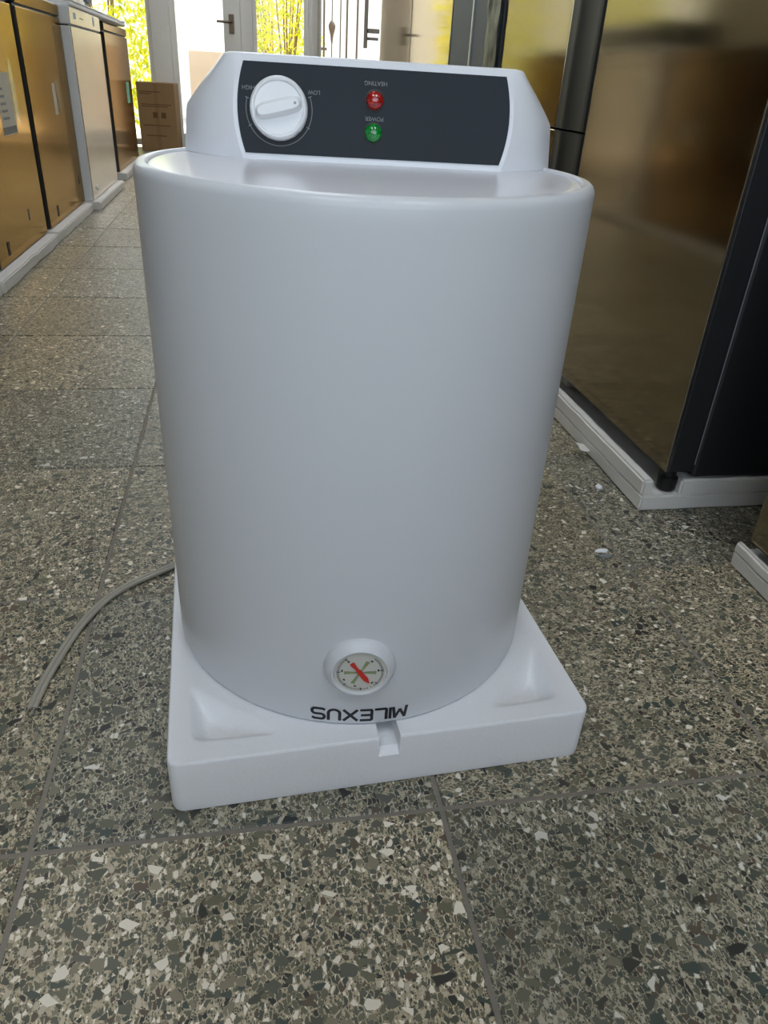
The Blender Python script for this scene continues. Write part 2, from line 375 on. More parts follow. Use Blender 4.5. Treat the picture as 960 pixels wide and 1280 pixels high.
shrub('garden_shrub', 'tall yellow-green shrub outside the window beside the chest freezers', (-1.15, 9.0, -.03), .62, .45, 2.3, 5200, M_LEAF, GS)
shrub('garden_shrub', 'broad yellow-green shrub outside the glass behind the bronze freezers', (-2.65, 9.0, -.03), .56, .42, 2.1, 4200, M_LEAF, GS)
shrub('garden_shrub', 'yellow-green shrub outside the narrow window between white posts', (.72, 8.9, -.03), .36, .35, 1.9, 2600, M_LEAF, GS)
shrub('garden_shrub', 'orange-tinged dry shrub seen through the narrow window between white posts', (.60, 9.7, -.03), .35, .3, 2.2, 1500, M_LEAFO, GS)
# iron gate by the street
gt = tag(empty('iron_gate', (.98, 8.3, -.03)), 'dark iron gate of thin upright bars outside the front window', 'gate')
M_IRON = plain('rusty_iron', (.10, .07, .045), .6, var=.25)
for k, xx in enumerate((.085, .25, .315, .42, .70, .82)):
    bm = B(); tube(bm, [(xx, 0, .05), (xx, 0, 2.1)], .011 if k != 1 else .007, 6); obj('bar', bm, M_IRON, gt)
for zz in (.08, .92, 2.1):
    bm = B(); box(bm, -.03, .115 if zz == .92 else .9, -.008, .008, zz - .012, zz + .012, .002, 1); obj('rail', bm, M_IRON, gt)
for k in range(1):
    bm = B(); tube(bm, [(.165, 0, .1), (.165, 0, 2.1)], .006, 6); bb = obj('bar', bm, M_IRON, gt)
    bm = B(); lathe(bm, [(.004, .95), (.010, .99), (.016, 1.04), (.034, 1.10), (.036, 1.125), (.022, 1.15), (.008, 1.165)], 12, M=Matrix.Translation((.165, 0, 0))); obj('spindle_ornament', bm, M_IRON, bb)
bm = B(); box(bm, .49, .525, -.02, .02, .95, 1.42, .004); lk = obj('lock_plate', bm, plain('dark_lock', (.03, .025, .02), .5), gt)
bm = B(); box(bm, .525, .64, -.06, .0, 1.08, 1.12, .004); box(bm, .525, .63, -.06, .0, 1.02, 1.045, .004); obj('latch', bm, M_BLACK, lk)

# ------------------------------------------------------------------ ceiling tube lamps
LAMP = 8.5
M_DIFF = plain('lamp_diffuser', (.9, .9, .9), .4, var=.0, emis=(.88, .94, 1.0, LAMP))
def panel_lamp(loc, label):
    r = tag(empty('ceiling_lamp', loc), label, 'ceiling lamp', 'lamps over the aisle')
    bm = B(); w = .32; l = .62
    box(bm, -w, -w + .03, -l, l, -.05, 0, .004); box(bm, w - .03, w, -l, l, -.05, 0, .004)
    box(bm, -w + .03, w - .03, -l, -l + .03, -.05, 0, .004); box(bm, -w + .03, w - .03, l - .03, l, -.05, 0, .004); obj('frame', bm, M_WHITE, r)
    bm = B(); box(bm, -w + .031, w - .031, -l + .031, l - .031, -.04, -.03); obj('diffuser', bm, M_DIFF, r)
for xx, yy, lb in ((-.5, -1.25, 'white ceiling light panel before the rear window on the freezer side'), (.95, -1.25, 'white ceiling light panel before the rear window on the refrigerator side'), (.2, 1.7, 'white ceiling light panel above the two-door refrigerator'),
                   (.2, 4.2, 'white ceiling light panel above the pale chest freezer'), (.2, 6.3, 'added white ceiling light panel brightening the frames by the glass door')):  # last panel is an added light, there to brighten the white door frames
    panel_lamp((xx, yy, ZC), lb)

# ------------------------------------------------------------------ water heater
HX, HY, HZ, RR = .3368, .2612, .0700, .2071
H = tag(empty('water_heater', (HX, HY, HZ), math.radians(-5.5)), 'white cylindrical electric water heater standing upside down on a square foam base', 'water heater')
HT = .5756 - HZ      # height of the drum
bm = B()
prof = [(RR - .008, 0), (RR - .003, .001), (RR - .001, .003), (RR, .006), (RR, .05), (RR, HT - .020), (RR, HT - .0085), (RR - .0006, HT - .0058), (RR - .0019, HT - .0033),
        (RR - .0042, HT - .0014), (RR - .0070, HT - .0006), (RR - .0098, HT - .0009), (RR - .0112, HT - .0022), (RR - .0120, HT - .0040), (RR - .0125, HT - .008)]
lathe(bm, prof, 160, True, True); obj('body', bm, M_BODY, H, 50)
bm = B(); lathe(bm, [(RR - .0125, HT - .0078), (RR - .0128, HT - .0042), (RR - .0145, HT - .0030), (RR - .018, HT - .0026), (.08, HT - .0020), (.01, HT - .0020)], 128); obj('top_plate', bm, M_CAP, H, 50)

# control housing: front face leans back, sides flare to the rim, upper part chamfered
CX = .0075; TILT = math.radians(9); FY0 = .024; Z0 = HT - .0024; FH = .0838
def face_pt(s, t, d=0.0):      # s across, t up the leaning face, d proud of it
    return Vector((CX + s, FY0 + t * math.sin(TILT) - d * math.cos(TILT), Z0 + t * math.cos(TILT) + d * math.sin(TILT)))
def fhalf(t):                   # half width of the front face at height t
    q = (t - .043) / .043
    return .1225 + .0085 * (1 - q * q)
rings = []
NT = 15
for k in range(NT):
    t = FH * k / (NT - 1)
    z = t * math.cos(TILT)
    hw = fhalf(t); fy = FY0 + t * math.sin(TILT)
    c = max(0.0, (z - .040) / (FH * math.cos(TILT) - .040)); c = c ** 1.08
    lowflare = .004 * (1 - min(1, z / .04))
    R = (.1965 + lowflare) * (1 - c) + .150 * c            # radius of the back arc
    oy = .078 * (1 - c) + .052 * c                          # where the side meets the arc
    ox = math.sqrt(R * R - oy * oy)
    ring = []
    ring += [(-hw * (1 - 2 * i / 16), fy) for i in range(16)] + [(hw, fy)]
    for i in range(1, 9):
        q = i / 9; bul = .006 * math.sin(PI * q)
        ring.append((hw + (ox - hw) * q + bul * .7, fy + (oy - fy) * q - bul * .7))
    a0 = math.atan2(oy, ox)
    for i in range(0, 41):
        a = a0 + (PI - 2 * a0) * i / 40
        ring.append((R * math.cos(a), R * math.sin(a)))
    for i in range(8, 0, -1):
        q = i / 9; bul = .006 * math.sin(PI * q)
        ring.append((-(hw + (ox - hw) * q + bul * .7), fy + (oy - fy) * q - bul * .7))
    rings.append([Vector((CX + x, y, Z0 + z)) for x, y in ring])
bm = B(); loft(bm, rings, True, True, False)
bm.verts.ensure_lookup_table()
# rounded top: shrink a last ring inwards and close
top = rings[-1]; cen = sum(top, Vector()) / len(top)
bm2 = B()
rr = rings + [[cen + (p - cen) * .985 + Vector((0, 0, .002)) for p in top], [cen + (p - cen) * .95 + Vector((0, 0, .003)) for p in top]]
bm.free(); loft(bm2, rr, True, True, True)
hs = obj('control_housing', bm2, M_HOUS, H, 38)
bv = hs.modifiers.new('edge', 'BEVEL'); bv.width = .0028; bv.segments = 3; bv.limit_method = 'ANGLE'; bv.angle_limit = math.radians(24); bv.harden_normals = False
# dark panel film with bowed ends
def panel_outline(t0, t1, off, n=16):
    pts = []
    for i in range(n + 1):
        t = t0 + (t1 - t0) * i / n; pts.append((fhalf(t) - off, t))
    L_ = [(-a, t) for a, t in pts[::-1]]
    return pts + L_
bm = B(); ol = panel_outline(.0055, .0800, .0042)
a = [bm.verts.new(face_pt(s, t, .0002)) for s, t in ol]; b_ = [bm.verts.new(face_pt(s, t, .0012)) for s, t in ol]
for i in range(len(ol)):
    j = (i + 1) % len(ol); bm.faces.new((a[i], a[j], b_[j], b_[i]))
bm.faces.new(b_); panel = obj('control_panel', bm, M_PANEL, H)
# frame of the leaning face for round parts: local z = outward normal
def face_M(s, t, d=0.0):
    n = Vector((0, -math.cos(TILT), math.sin(TILT))); up = Vector((0, math.sin(TILT), math.cos(TILT))); ex = Vector((1, 0, 0))
    Mx = Matrix((ex, up, n)).transposed().to_4x4(); Mx.translation = face_pt(s, t, d); return Mx
# knob
KS, KT = -.0888, .0425
KM = face_M(KS, KT, .0012)
bm = B(); lathe(bm, [(.0262, 0), (.0264, .004), (.0260, .0095), (.0252, .0118), (.0238, .0128), (.0225, .0124), (.0215, .0108), (.002, .0104)], 64, M=KM)
knob = obj('knob', bm, M_KNOB, H, 40)
bm = B(); GA = math.radians(14)
ringsg = []
for hgt, wd, ln in ((.0095, .0078, .0218), (.0135, .0066, .0212), (.0175, .0052, .0200), (.0188, .0040, .0188)):
    rg = []
    for i in range(32):
        a_ = 2 * PI * i / 32; ca, sa = math.cos(a_), math.sin(a_)
        x = ln * math.copysign(abs(ca) ** .45, ca); y = wd * math.copysign(abs(sa) ** .7, sa)
        rg.append(KM @ Vector((x * math.cos(GA) - y * math.sin(GA), x * math.sin(GA) + y * math.cos(GA), hgt)))
    ringsg.append(rg)
loft(bm, ringsg); obj('knob_grip', bm, M_KNOB, knob, 45)
bm = B(); lathe(bm, [(.0012, .0186), (.0012, .0191), (.0005, .0192)], 12, M=KM @ Matrix.Translation((.0155 * math.cos(GA), .0155 * math.sin(GA), 0)))
obj('pointer_dot', bm, plain('pointer_grey', (.35, .36, .38), .5), knob)
# dial arc with ticks
bm = B()
def flat_arc(bm, Mx, r0, r1, a0, a1, n, z):
    R0 = []; R1 = []
    for i in range(n + 1):
        a_ = math.radians(a0 + (a1 - a0) * i / n)
        R0.append(bm.verts.new(Mx @ Vector((r0 * math.cos(a_), r0 * math.sin(a_), z)))); R1.append(bm.verts.new(Mx @ Vector((r1 * math.cos(a_), r1 * math.sin(a_), z))))
    for i in range(n): bm.faces.new((R0[i], R1[i], R1[i + 1], R0[i + 1]))
flat_arc(bm, KM, .0298, .0305, -196, 22, 60, .0002)
for a_ in (22, -28, -196 + 44, -196): flat_arc(bm, KM, .0285, .0318, a_ - .8, a_ + .8, 2, .0003)
obj('dial_scale', bm, M_PRINT, panel)
# small printed words, upside down like the whole heater
def words(txt, size, Mx, name, mat, parent):
    cu = bpy.data.curves.new('t', 'FONT'); cu.body = txt; cu.size = size; cu.align_x = 'CENTER'; cu.align_y = 'CENTER'; cu.offset = size * .012
    to = bpy.data.objects.new('t', cu); COL.objects.link(to)
    dg = bpy.context.evaluated_depsgraph_get(); me = bpy.data.meshes.new_from_object(to.evaluated_get(dg))
    bpy.data.objects.remove(to); me.name = name
    me.transform(Mx @ Matrix.Rotation(PI, 4, 'Z')); me.materials.clear(); me.materials.append(mat)
    o = bpy.data.objects.new(name, me); COL.objects.link(o); o.parent = parent
    return o
words('HEATING', .0050, face_M(-.0005, .0682, .0016), 'lettering', M_PRINT, panel)
words('POWER', .0050, face_M(-.0010, .0392, .0016), 'lettering', M_PRINT, panel)
words('LOW', .0048, face_M(-.0570, .0580, .0016), 'lettering', M_PRINT, panel)
words('HIGH', .0048, face_M(-.1165, .0590, .0016), 'lettering', M_PRINT, panel)
# indicator lamps
for s, t, mt, nm in ((-.0012, .0540, M_RED, 'red indicator lens'), (-.0016, .0272, M_GREEN, 'green indicator lens')):
    Mx = face_M(s, t, .0012)
    bm = B(); lathe(bm, [(.0092, 0), (.0092, .0012), (.0080, .0016)], 32, M=Mx); bz = obj('indicator_lamp', bm, M_BLACK, H, 40)
    bm = B(); lathe(bm, [(.0082, .001)] + [(.0080 * math.cos(q * PI / 18), .0026 + .0058 * math.sin(q * PI / 18)) for q in range(0, 9)], 32, M=Mx)
    ln = obj('lens', bm, mt, bz, 60); ln['label'] = nm

# thermometer near the foot of the drum
def drum_M(lx, z, proud=0.0):
    a_ = lx / RR
    n = Vector((math.sin(a_), -math.cos(a_), 0)); ex = Vector((math.cos(a_), math.sin(a_), 0)); up = Vector((0, 0, 1))
    Mx = Matrix((ex, up, n)).transposed().to_4x4(); Mx.translation = n * (RR + proud) + Vector((0, 0, z)); return Mx
GM = drum_M(.0, .1515 - HZ)
bm = B(); lathe(bm, [(.0350, -.006), (.0350, .0005), (.0342, .003), (.0318, .0068), (.0292, .0098), (.0276, .0110), (.0264, .0108), (.0258, .0096), (.0254, .0080), (.02, .0078), (.002, .0078)], 80, M=GM)
gauge = obj('thermometer', bm, M_BODY, H, 40)
bm = B(); lathe(bm, [(.0252, .0079), (.0252, .0083), (.001, .0083)], 64, M=GM); obj('dial_face', bm, plain('dial_face', (.62, .61, .55), .5, var=.05), gauge)
bm = B()
for k in range(60):
    a_ = -230 + 280 * k / 59
    if -64 < a_ < -50 and k % 2: continue
    big = k % 10 == 0
    flat_arc(bm, GM, .0205 if not big else .0195, .0228, a_ - (.8 if not big else 1.6), a_ + (.8 if not big else 1.6), 1, .0086)
for a_ in (-150, -105, -48, 8, 52, 130, 172): flat_arc(bm, GM, .0170, .0186, a_ - 4, a_ + 4, 2, .0086)
obj('dial_scale', bm, M_INK, gauge)
bm = B()
for a_ in (0, 62, 180, 242):
    aa = math.radians(a_)
    d = Vector((math.cos(aa), math.sin(aa), 0)); pn = Vector((-math.sin(aa), math.cos(aa), 0))
    bm.faces.new([bm.verts.new(GM @ (d * q + pn * w_ + Vector((0, 0, .0087)))) for q, w_ in ((.002, -.0009), (.0155, -.0020), (.0155, .0020), (.002, .0009))])
obj('dial_print', bm, plain('green_print', (.27, .33, .17), .6), gauge)
bm = B(); aa = math.radians(-55); d = Vector((math.cos(aa), math.sin(aa), 0)); pn = Vector((-math.sin(aa), math.cos(aa), 0))
nd = [(-.0150, -.0018), (-.0135, -.0024), (-.006, -.0014), (-.0022, -.0024), (.0022, -.0024), (.010, -.0026), (.0158, -.0004)]
nd = nd + [(q, -w_) for q, w_ in nd[::-1]]
lo = [bm.verts.new(GM @ (d * q + pn * w_ + Vector((0, 0, .0092)))) for q, w_ in nd]; hi = [bm.verts.new(GM @ (d * q + pn * w_ + Vector((0, 0, .0098)))) for q, w_ in nd]
bm.faces.new(hi); bm.faces.new(lo[::-1])
for i in range(len(nd)): bm.faces.new((lo[i], lo[(i + 1) % len(nd)], hi[(i + 1) % len(nd)], hi[i]))
obj('needle', bm, plain('red_needle', (.62, .035, .025), .45), gauge)

# name on the drum, turned on its head
def arcp(cx, cy, rx, ry, a0, a1, n=10): return [(cx + rx * math.cos(math.radians(a0 + (a1 - a0) * i / n)), cy + ry * math.sin(math.radians(a0 + (a1 - a0) * i / n))) for i in range(n + 1)]
GL = [([[(0, 0), (.12, 1), (.45, .25), (.78, 1), (.90, 0)]], .90), ([[(.0, 0), (0, 1)]], .0), ([[(.0, 1), (0, .08), (.08, 0), (.72, 0)]], .72),
      ([[(.72, 1), (.06, 1), (0, .93), (0, .07), (.06, 0), (.72, 0)], [(0, .5), (.66, .5)]], .72), ([[(0, 0), (.86, 1)], [(0, 1), (.86, 0)]], .86),
      ([[(0, 1), (0, .35)] + arcp(.37, .35, .37, .35, 180, 360) + [(.74, 1)]], .74),
      ([[(.78, .93)] + [(.66, 1), (.2, 1)] + arcp(.2, .76, .2, .24, 90, 270, 6) + [(.62, .52)] + arcp(.62, .26, .2, .26, 90, -90, 6) + [(.12, 0), (0, .07)]], .82)]
gaps = [.20, .26, .24, .24, .26, .26]
tot = sum(w_ for _, w_ in GL) + sum(gaps)
LH = .0140; LWS = .0975 / tot; LT = .0016
bm = B(); xx = 0
zc = .0858 - HZ; lxc = .0022
def wrap(gx, gz, pr=.0003):
    lx = lxc - (gx - tot / 2) * LWS; z = zc - (gz - .5) * LH
    a_ = lx / RR; return Vector(((RR + pr) * math.sin(a_), -(RR + pr) * math.cos(a_), z))
for gi, (strokes, w_) in enumerate(GL):
    for st in strokes:
        for (x0, y0), (x1, y1) in zip(st[:-1], st[1:]):
            dx, dy = (x1 - x0) * LWS, (y1 - y0) * LH; l = math.hypot(dx, dy)
            if l < 1e-7: continue
            nx, ny = -dy / l * LT, dx / l * LT; ex_, ey_ = dx / l * LT * .5, dy / l * LT * .5
            k = 3
            for q in range(k):
                pa = (x0 + (x1 - x0) * q / k, y0 + (y1 - y0) * q / k); pb = (x0 + (x1 - x0) * (q + 1) / k, y0 + (y1 - y0) * (q + 1) / k)
                ea = 1 if q == 0 else 0; eb = 1 if q == k - 1 else 0
                c = [(pa[0] + (nx - ea * ex_) / LWS, pa[1] + (ny - ea * ey_) / LH), (pb[0] + (nx + eb * ex_) / LWS, pb[1] + (ny + eb * ey_) / LH),
                     (pb[0] + (-nx + eb * ex_) / LWS, pb[1] + (-ny + eb * ey_) / LH), (pa[0] + (-nx - ea * ex_) / LWS, pa[1] + (-ny - ea * ey_) / LH)]
                bm.faces.new([bm.verts.new(wrap(xx + u_, v_)) for u_, v_ in c])
    xx += w_ + (gaps[gi] if gi < 6 else 0)
obj('lettering', bm, M_INK, H)

# ------------------------------------------------------------------ foam base of the heater
FW = .4421; FT = .0699
def rsq(hw, rc, n=10):
    pts = []
    for cx, cy, a0 in ((hw - rc, hw - rc, 0), (-hw + rc, hw - rc, 90), (-hw + rc, -hw + rc, 180), (hw - rc, -hw + rc, 270)):
        arc = [(cx + rc * math.cos(math.radians(a0 + 90 * i / n)), cy + rc * math.sin(math.radians(a0 + 90 * i / n))) for i in range(n + 1)]
        pts.append(arc)
    out = []
    for k in range(4):
        out += pts[k]; p, q = pts[k][-1], pts[(k + 1) % 4][0]
        out += [(p[0] + (q[0] - p[0]) * i / 110, p[1] + (q[1] - p[1]) * i / 110) for i in range(1, 110)]
    return out
OUT = rsq(FW / 2, .012)
def smooth01(v): v = max(0, min(1, v)); return v * v * (3 - 2 * v)
def tri_dent(x, y, P, depth, soft):
    # depth falls off smoothly inside a rounded triangle
    acc = 0.0; k = 260.0
    for i in range(3):
        a, b = P[i], P[(i + 1) % 3]
        ex_, ey_ = b[0] - a[0], b[1] - a[1]; l = math.hypot(ex_, ey_)
        acc += math.exp(min(60, -k * (ex_ * (y - a[1]) - ey_ * (x - a[0])) / l))
    return depth * smooth01((-math.log(acc) / k + .003) / soft)
cr_ = FW / 2
base_tri = [(-.1990, -.1150), (-.1960, -.1930), (-.1130, -.1975)]
DENT = []
for k in range(4):
    c, s = math.cos(k * PI / 2), math.sin(k * PI / 2)
    DENT.append([(c * x - s * y, s * x + c * y) for x, y in base_tri])
def topz(x, y, edge):
    z = FT - edge
    for P in DENT: z -= tri_dent(x, y, P, .017, .019)
    return z
bm = B()
def ring_at(f, zf): return [Vector((x * f, y * f, zf(x * f, y * f))) for x, y in OUT]
rings = [ring_at(.985, lambda x, y: 0), ring_at(.996, lambda x, y: .0015), ring_at(1, lambda x, y: .006)] + [ring_at(1, lambda x, y, q=q: q) for q in (.02, .035, .05, FT - .004)] + [ring_at(.998, lambda x, y: FT - .0012), ring_at(.993, lambda x, y: FT)]
NR = 150
for k in range(1, NR): rings.append(ring_at(.993 * (1 - k / NR), lambda x, y: topz(x, y, 0)))
loft(bm, rings)
fb = obj('foam_block', bm, M_FOAM, None, 40)
fb.location = (.3392, .2579, 0); fb.rotation_euler = (0, 0, .0496)
tag(fb, 'square white foam base with corner dimples and a front notch under the water heater', 'foam base')
# the notch in the front edge, cut out of the block
bm = B(); nx0, nx1 = -.0125, .0095
vs = [(-.05, FT + .01), (-.05, .050), (-.2135, .050), (-.224, .040), (-.24, .040), (-.24, FT + .01)]
A = [bm.verts.new((nx0, y, z)) for y, z in vs]; Bv = [bm.verts.new((nx1, y, z)) for y, z in vs]
bm.faces.new(A); bm.faces.new(Bv[::-1])
for i in range(len(vs)):
    j = (i + 1) % len(vs); bm.faces.new((A[i], Bv[i], Bv[j], A[j]))
cut = obj('cutter', bm, M_FOAM)
cut.matrix_world = Matrix.Translation(fb.location) @ Matrix.Rotation(.0496, 4, 'Z')
md = fb.modifiers.new('notch', 'BOOLEAN'); md.object = cut; md.operation = 'DIFFERENCE'; md.solver = 'EXACT'
bpy.context.view_layer.update()
me = bpy.data.meshes.new_from_object(fb.evaluated_get(bpy.context.evaluated_depsgraph_get()))
fb.modifiers.clear(); fb.data = me; bpy.data.objects.remove(cut); me.name = 'foam_block'
me.polygons.foreach_set('use_smooth', [True] * len(me.polygons)); me.set_sharp_from_angle(angle=math.radians(40))

# ------------------------------------------------------------------ packing foam under appliances
def rough_foam(name, label, x0, x1, y0, y1, h, lips, group, amp=.003, seed=0, notch=None):
    bm = B()
    def slab(a, b, c, d, e, f):
        t = B(); box(t, a, b, c, d, e, f)
        for ax in (0, 1):
            es = [q for q in t.edges if abs((q.verts[0].co - q.verts[1].co)[ax]) > .04]
            bmesh.ops.subdivide_edges(t, edges=es, cuts=int(max(2, (b - a if ax == 0 else d - c) / .035)), use_grid_fill=True)
        for v in t.verts:
            n3 = noise.noise_vector(Vector((v.co.x * 14 + seed, v.co.y * 14, v.co.z * 30)))
            v.co += Vector((n3.x * amp, n3.y * amp, -abs(n3.z) * amp * (.8 if v.co.z > e + .01 else .0)))
        mm_ = bpy.data.meshes.new('t'); t.to_mesh(mm_); t.free(); bm.from_mesh(mm_); bpy.data.meshes.remove(mm_)
    slab(x0, x1, y0, y1, 0, h)
    for l in lips: slab(*l)
    bmesh.ops.bevel(bm, geom=[e for e in bm.edges if e.calc_face_angle(0) > 1.0], offset=.004, segments=2, affect='EDGES')
    o = obj(name, bm, M_FOAM2, None, 50)
    return tag(o, label, 'foam base', group)

# ------------------------------------------------------------------ tall refrigerators on the right, doors facing the aisle
def fridge(label, xf, y0, y1, z0, h, dt, splits, mat_door, mat_body, mat_edge, depth=.62, handle=None, bodyinset=.006, foot=False, gap=.004, group='tall steel refrigerators along the aisle'):
    r = tag(empty('refrigerator', (xf, (y0 + y1) / 2, z0)), label, 'refrigerator', group)
    hw = (y1 - y0) / 2
    bm = B(); box(bm, dt + gap, depth, -hw + bodyinset, hw - bodyinset, .004, h, .006, 2); obj('cabinet', bm, mat_body, r)
    bm = B(); box(bm, dt + .0004, dt + gap - .0004, -hw + .0045, hw - .0045, .03, h - .02); obj('gasket', bm, M_GASKET, r)
    zs = [.018] + splits + [h]
    for k in range(len(zs) - 1):
        a, b = zs[k] + (.0012 if k else 0), zs[k + 1] - (.0012 if k < len(zs) - 2 else 0)
        bm = B(); box(bm, .004, dt, -hw, hw, a, b, .004, 2); d = obj('door', bm, mat_edge, r)
        ya = -hw + .0015
        if handle: ya = -hw + handle
        bm = B(); box(bm, 0, .0045, ya, hw - .0015, a + .001, b - .001, .0015, 2); obj('front_skin', bm, mat_door, d)
        if handle:
            bm = B()
            pr = [(.004, -hw + .001), (.000, -hw + .003), (-.001, -hw + .012), (.0005, -hw + .024), (.0015, -hw + .05), (.0015, -hw + handle * .62), (-.0012, -hw + handle * .68), (-.0012, -hw + handle * .78), (.0005, -hw + handle * .84), (.0005, -hw + handle - .002), (.0045, -hw + handle - .001)]
            loft(bm, [[(x, y, z) for x, y in pr] for z in (a + .001, b - .001)]); obj('handle_strip', bm, M_STRIP, d, 40)
        else:
            bm = B(); box(bm, .0002, .006, -hw - .0006, -hw + .0018, a + .002, b - .002); obj('edge_trim', bm, M_EDGE, d)
    if foot:
        for yy in (-hw + .03,):
            bm = B(); lathe(bm, [(.012, -.030), (.017, -.026), (.018, -.004), (.013, .0), (.013, .02)], 16, M=Matrix.Translation((.028, yy, 0))); obj('foot', bm, M_BLACK, r, 40)
    return r
GF = 'packing foam under the refrigerators'
# the near refrigerator
ZR1 = .062
fridge('large steel refrigerator with black side standing just behind the foam scraps', .927, .560, 1.150, ZR1, 1.72, .053, [], M_STEEL, M_DARK, M_DARK, foot=True)
o = rough_foam('packing_foam', 'dusty foam tray with a torn corner under the large steel refrigerator', .899, 1.56, .566, 1.16, .032,
           [(.899, .921, .572, 1.16, .028, .060), (.97, 1.56, .567, .62, .028, .0615), (.97, 1.56, 1.10, 1.155, .028, .0615)], GF, .0025, 3)
bm = B(); pts = []
for i in range(7):
    q = i / 6; pts.append([(.895 - .030 * math.sin(q * 1.4), .80 + dy, .018 + .014 * q * q) for dy in (-.02 - .008 * q, -.005, .012 + .012 * q)])
R_ = [[bm.verts.new(p) for p in row] for row in pts]; R2_ = [[bm.verts.new((p[0], p[1], p[2] - .002)) for p in row] for row in pts]
for i in range(6):
    for j in range(2):
        bm.faces.new((R_[i][j], R_[i][j + 1], R_[i + 1][j + 1], R_[i + 1][j])); bm.faces.new((R2_[i][j], R2_[i + 1][j], R2_[i + 1][j + 1], R2_[i][j + 1]))
    bm.faces.new((R_[i][0], R_[i + 1][0], R2_[i + 1][0], R2_[i][0])); bm.faces.new((R_[i][2], R2_[i][2], R2_[i + 1][2], R_[i + 1][2]))
bm.faces.new((R_[6][0], R_[6][1], R_[6][2], R2_[6][2], R2_[6][1], R2_[6][0])); bm.faces.new((R_[0][2], R_[0][1], R_[0][0], R2_[0][0], R2_[0][1], R2_[0][2]))
obj('torn_flap', bm, M_FOAM2, o, 60)
# nearest refrigerator, only its foot end in view
fridge('steel refrigerator whose foam foot shows beside the bare terrazzo', .986, -.250, .385, .0305, 1.72, .053, [], M_STEEL, M_DARK, M_DARK)
rough_foam('packing_foam', 'clean foam tray under the steel refrigerator beside the bare terrazzo', .970, 1.60, -.27, .393, .0300, [(.970, .981, -.27, .393, .026, .046)], GF, .0025, 9)
# third: split doors with a dark handle strip
fridge('two-door steel refrigerator with black vertical handle strip behind the large one', .930, 1.166, 1.800, .062, 1.72, .053, [.508], M_STEEL, M_DARK, M_DARK, handle=.165)
rough_foam('packing_foam', 'foam tray under the two-door refrigerator with handle strip', .903, 1.56, 1.170, 1.805, .0605, [], GF, .0025, 12)
rb = fridge('blue-grey refrigerator with bright vertical trim in its door', .930, 1.815, 2.395, .062, 1.72, .055, [], M_BLUES, M_BLUEG, M_BLUEG)
bm = B(); box(bm, -.004, .001, .020, .034, .03, 1.70, .001, 1); obj('door_trim', bm, plain('bright_trim', (.55, .57, .62), .3, metal=.6), rb)
rough_foam('packing_foam', 'foam tray under the blue-grey refrigerator', .905, 1.56, 1.812, 2.397, .0605, [], GF, .0025, 15)
fridge('bright steel refrigerator next to the blue-grey one', .930, 2.410, 3.100, .062, 1.72, .055, [1.1], M_STEELR, M_BLUEG, M_BLUEG)
rough_foam('packing_foam', 'foam tray under the bright steel refrigerator next to the blue-grey one', .905, 1.56, 2.405, 3.105, .0605, [], GF, .0025, 18)
fridge('farthest steel refrigerator of the row towards the street window', .930, 3.115, 3.900, .062, 1.72, .055, [1.25], M_STEELR, M_BLUEG, M_BLUEG)
rough_foam('packing_foam', 'foam tray under the farthest steel refrigerator', .905, 1.56, 3.112, 3.91, .0605, [], GF, .0025, 20)
# crumpled film left on the blue-grey door
bm = B(); rows = []
for i in range(84):
    z = .10 + i * .02
    rows.append([(.921 + .0055 * noise.noise(Vector((q, z * 16, 0))), 1.822 + q * .0125 + .005 * noise.noise(Vector((q * 2, z * 18, 4))), z) for q in range(11)])
R_ = [[bm.verts.new(p) for p in r_] for r_ in rows]
for i in range(83):
    for j in range(10): bm.faces.new((R_[i][j], R_[i][j + 1], R_[i + 1][j + 1], R_[i + 1][j]))
fl = obj('plastic_film', bm, plain('grey_film', (.045, .048, .048), .35, var=.3, scale=40, spec=.35), None, 40)
sm = fl.modifiers.new('thick', 'SOLIDIFY'); sm.thickness = .0012
tag(fl, 'crumpled dark grey plastic film clinging to the blue-grey refrigerator door', 'plastic film')

# ------------------------------------------------------------------ chest freezers on the left
def freezer(label, xf, y0, y1, z0, mat, mat_side, lidz, top, drain=True, group='chest freezers along the aisle'):
    r = tag(empty('chest_freezer', (xf, (y0 + y1) / 2, z0)), label, 'freezer', group)
    hw = (y1 - y0) / 2; D = .58
    bm = B(); box(bm, -D, -.004, -hw, hw, 0, lidz - z0 - .006, .005, 2); obj('cabinet', bm, mat_side, r)
    bm = B(); box(bm, -.0045, 0, -hw + .004, hw - .001, .003, lidz - z0 - .008, .0018, 2); fs = obj('front_skin', bm, mat, r)
    bm = B(); box(bm, -D, -.001, -hw, hw, lidz - z0, top - z0, .006, 3); lid = obj('lid', bm, [mat_side], r)
    bm = B(); box(bm, -.0015, .0008, -hw + .005, hw - .003, lidz - z0 + .003, top - z0 - .006, .0008, 1); obj('lid_band', bm, mat, lid)
    bm = B(); box(bm, -D + .01, -.012, -hw + .01, hw - .01, lidz - z0 - .007, lidz - z0 + .001); obj('gasket', bm, M_BLACK, r)
    if drain:
        bm = B(); box(bm, -.002, .0012, -.228 * 1, -.210, .025, .070, .004, 2); obj('drain_plug', bm, M_BLACK, r)
    return r, hw
GC = 'packing foam under the chest freezers'
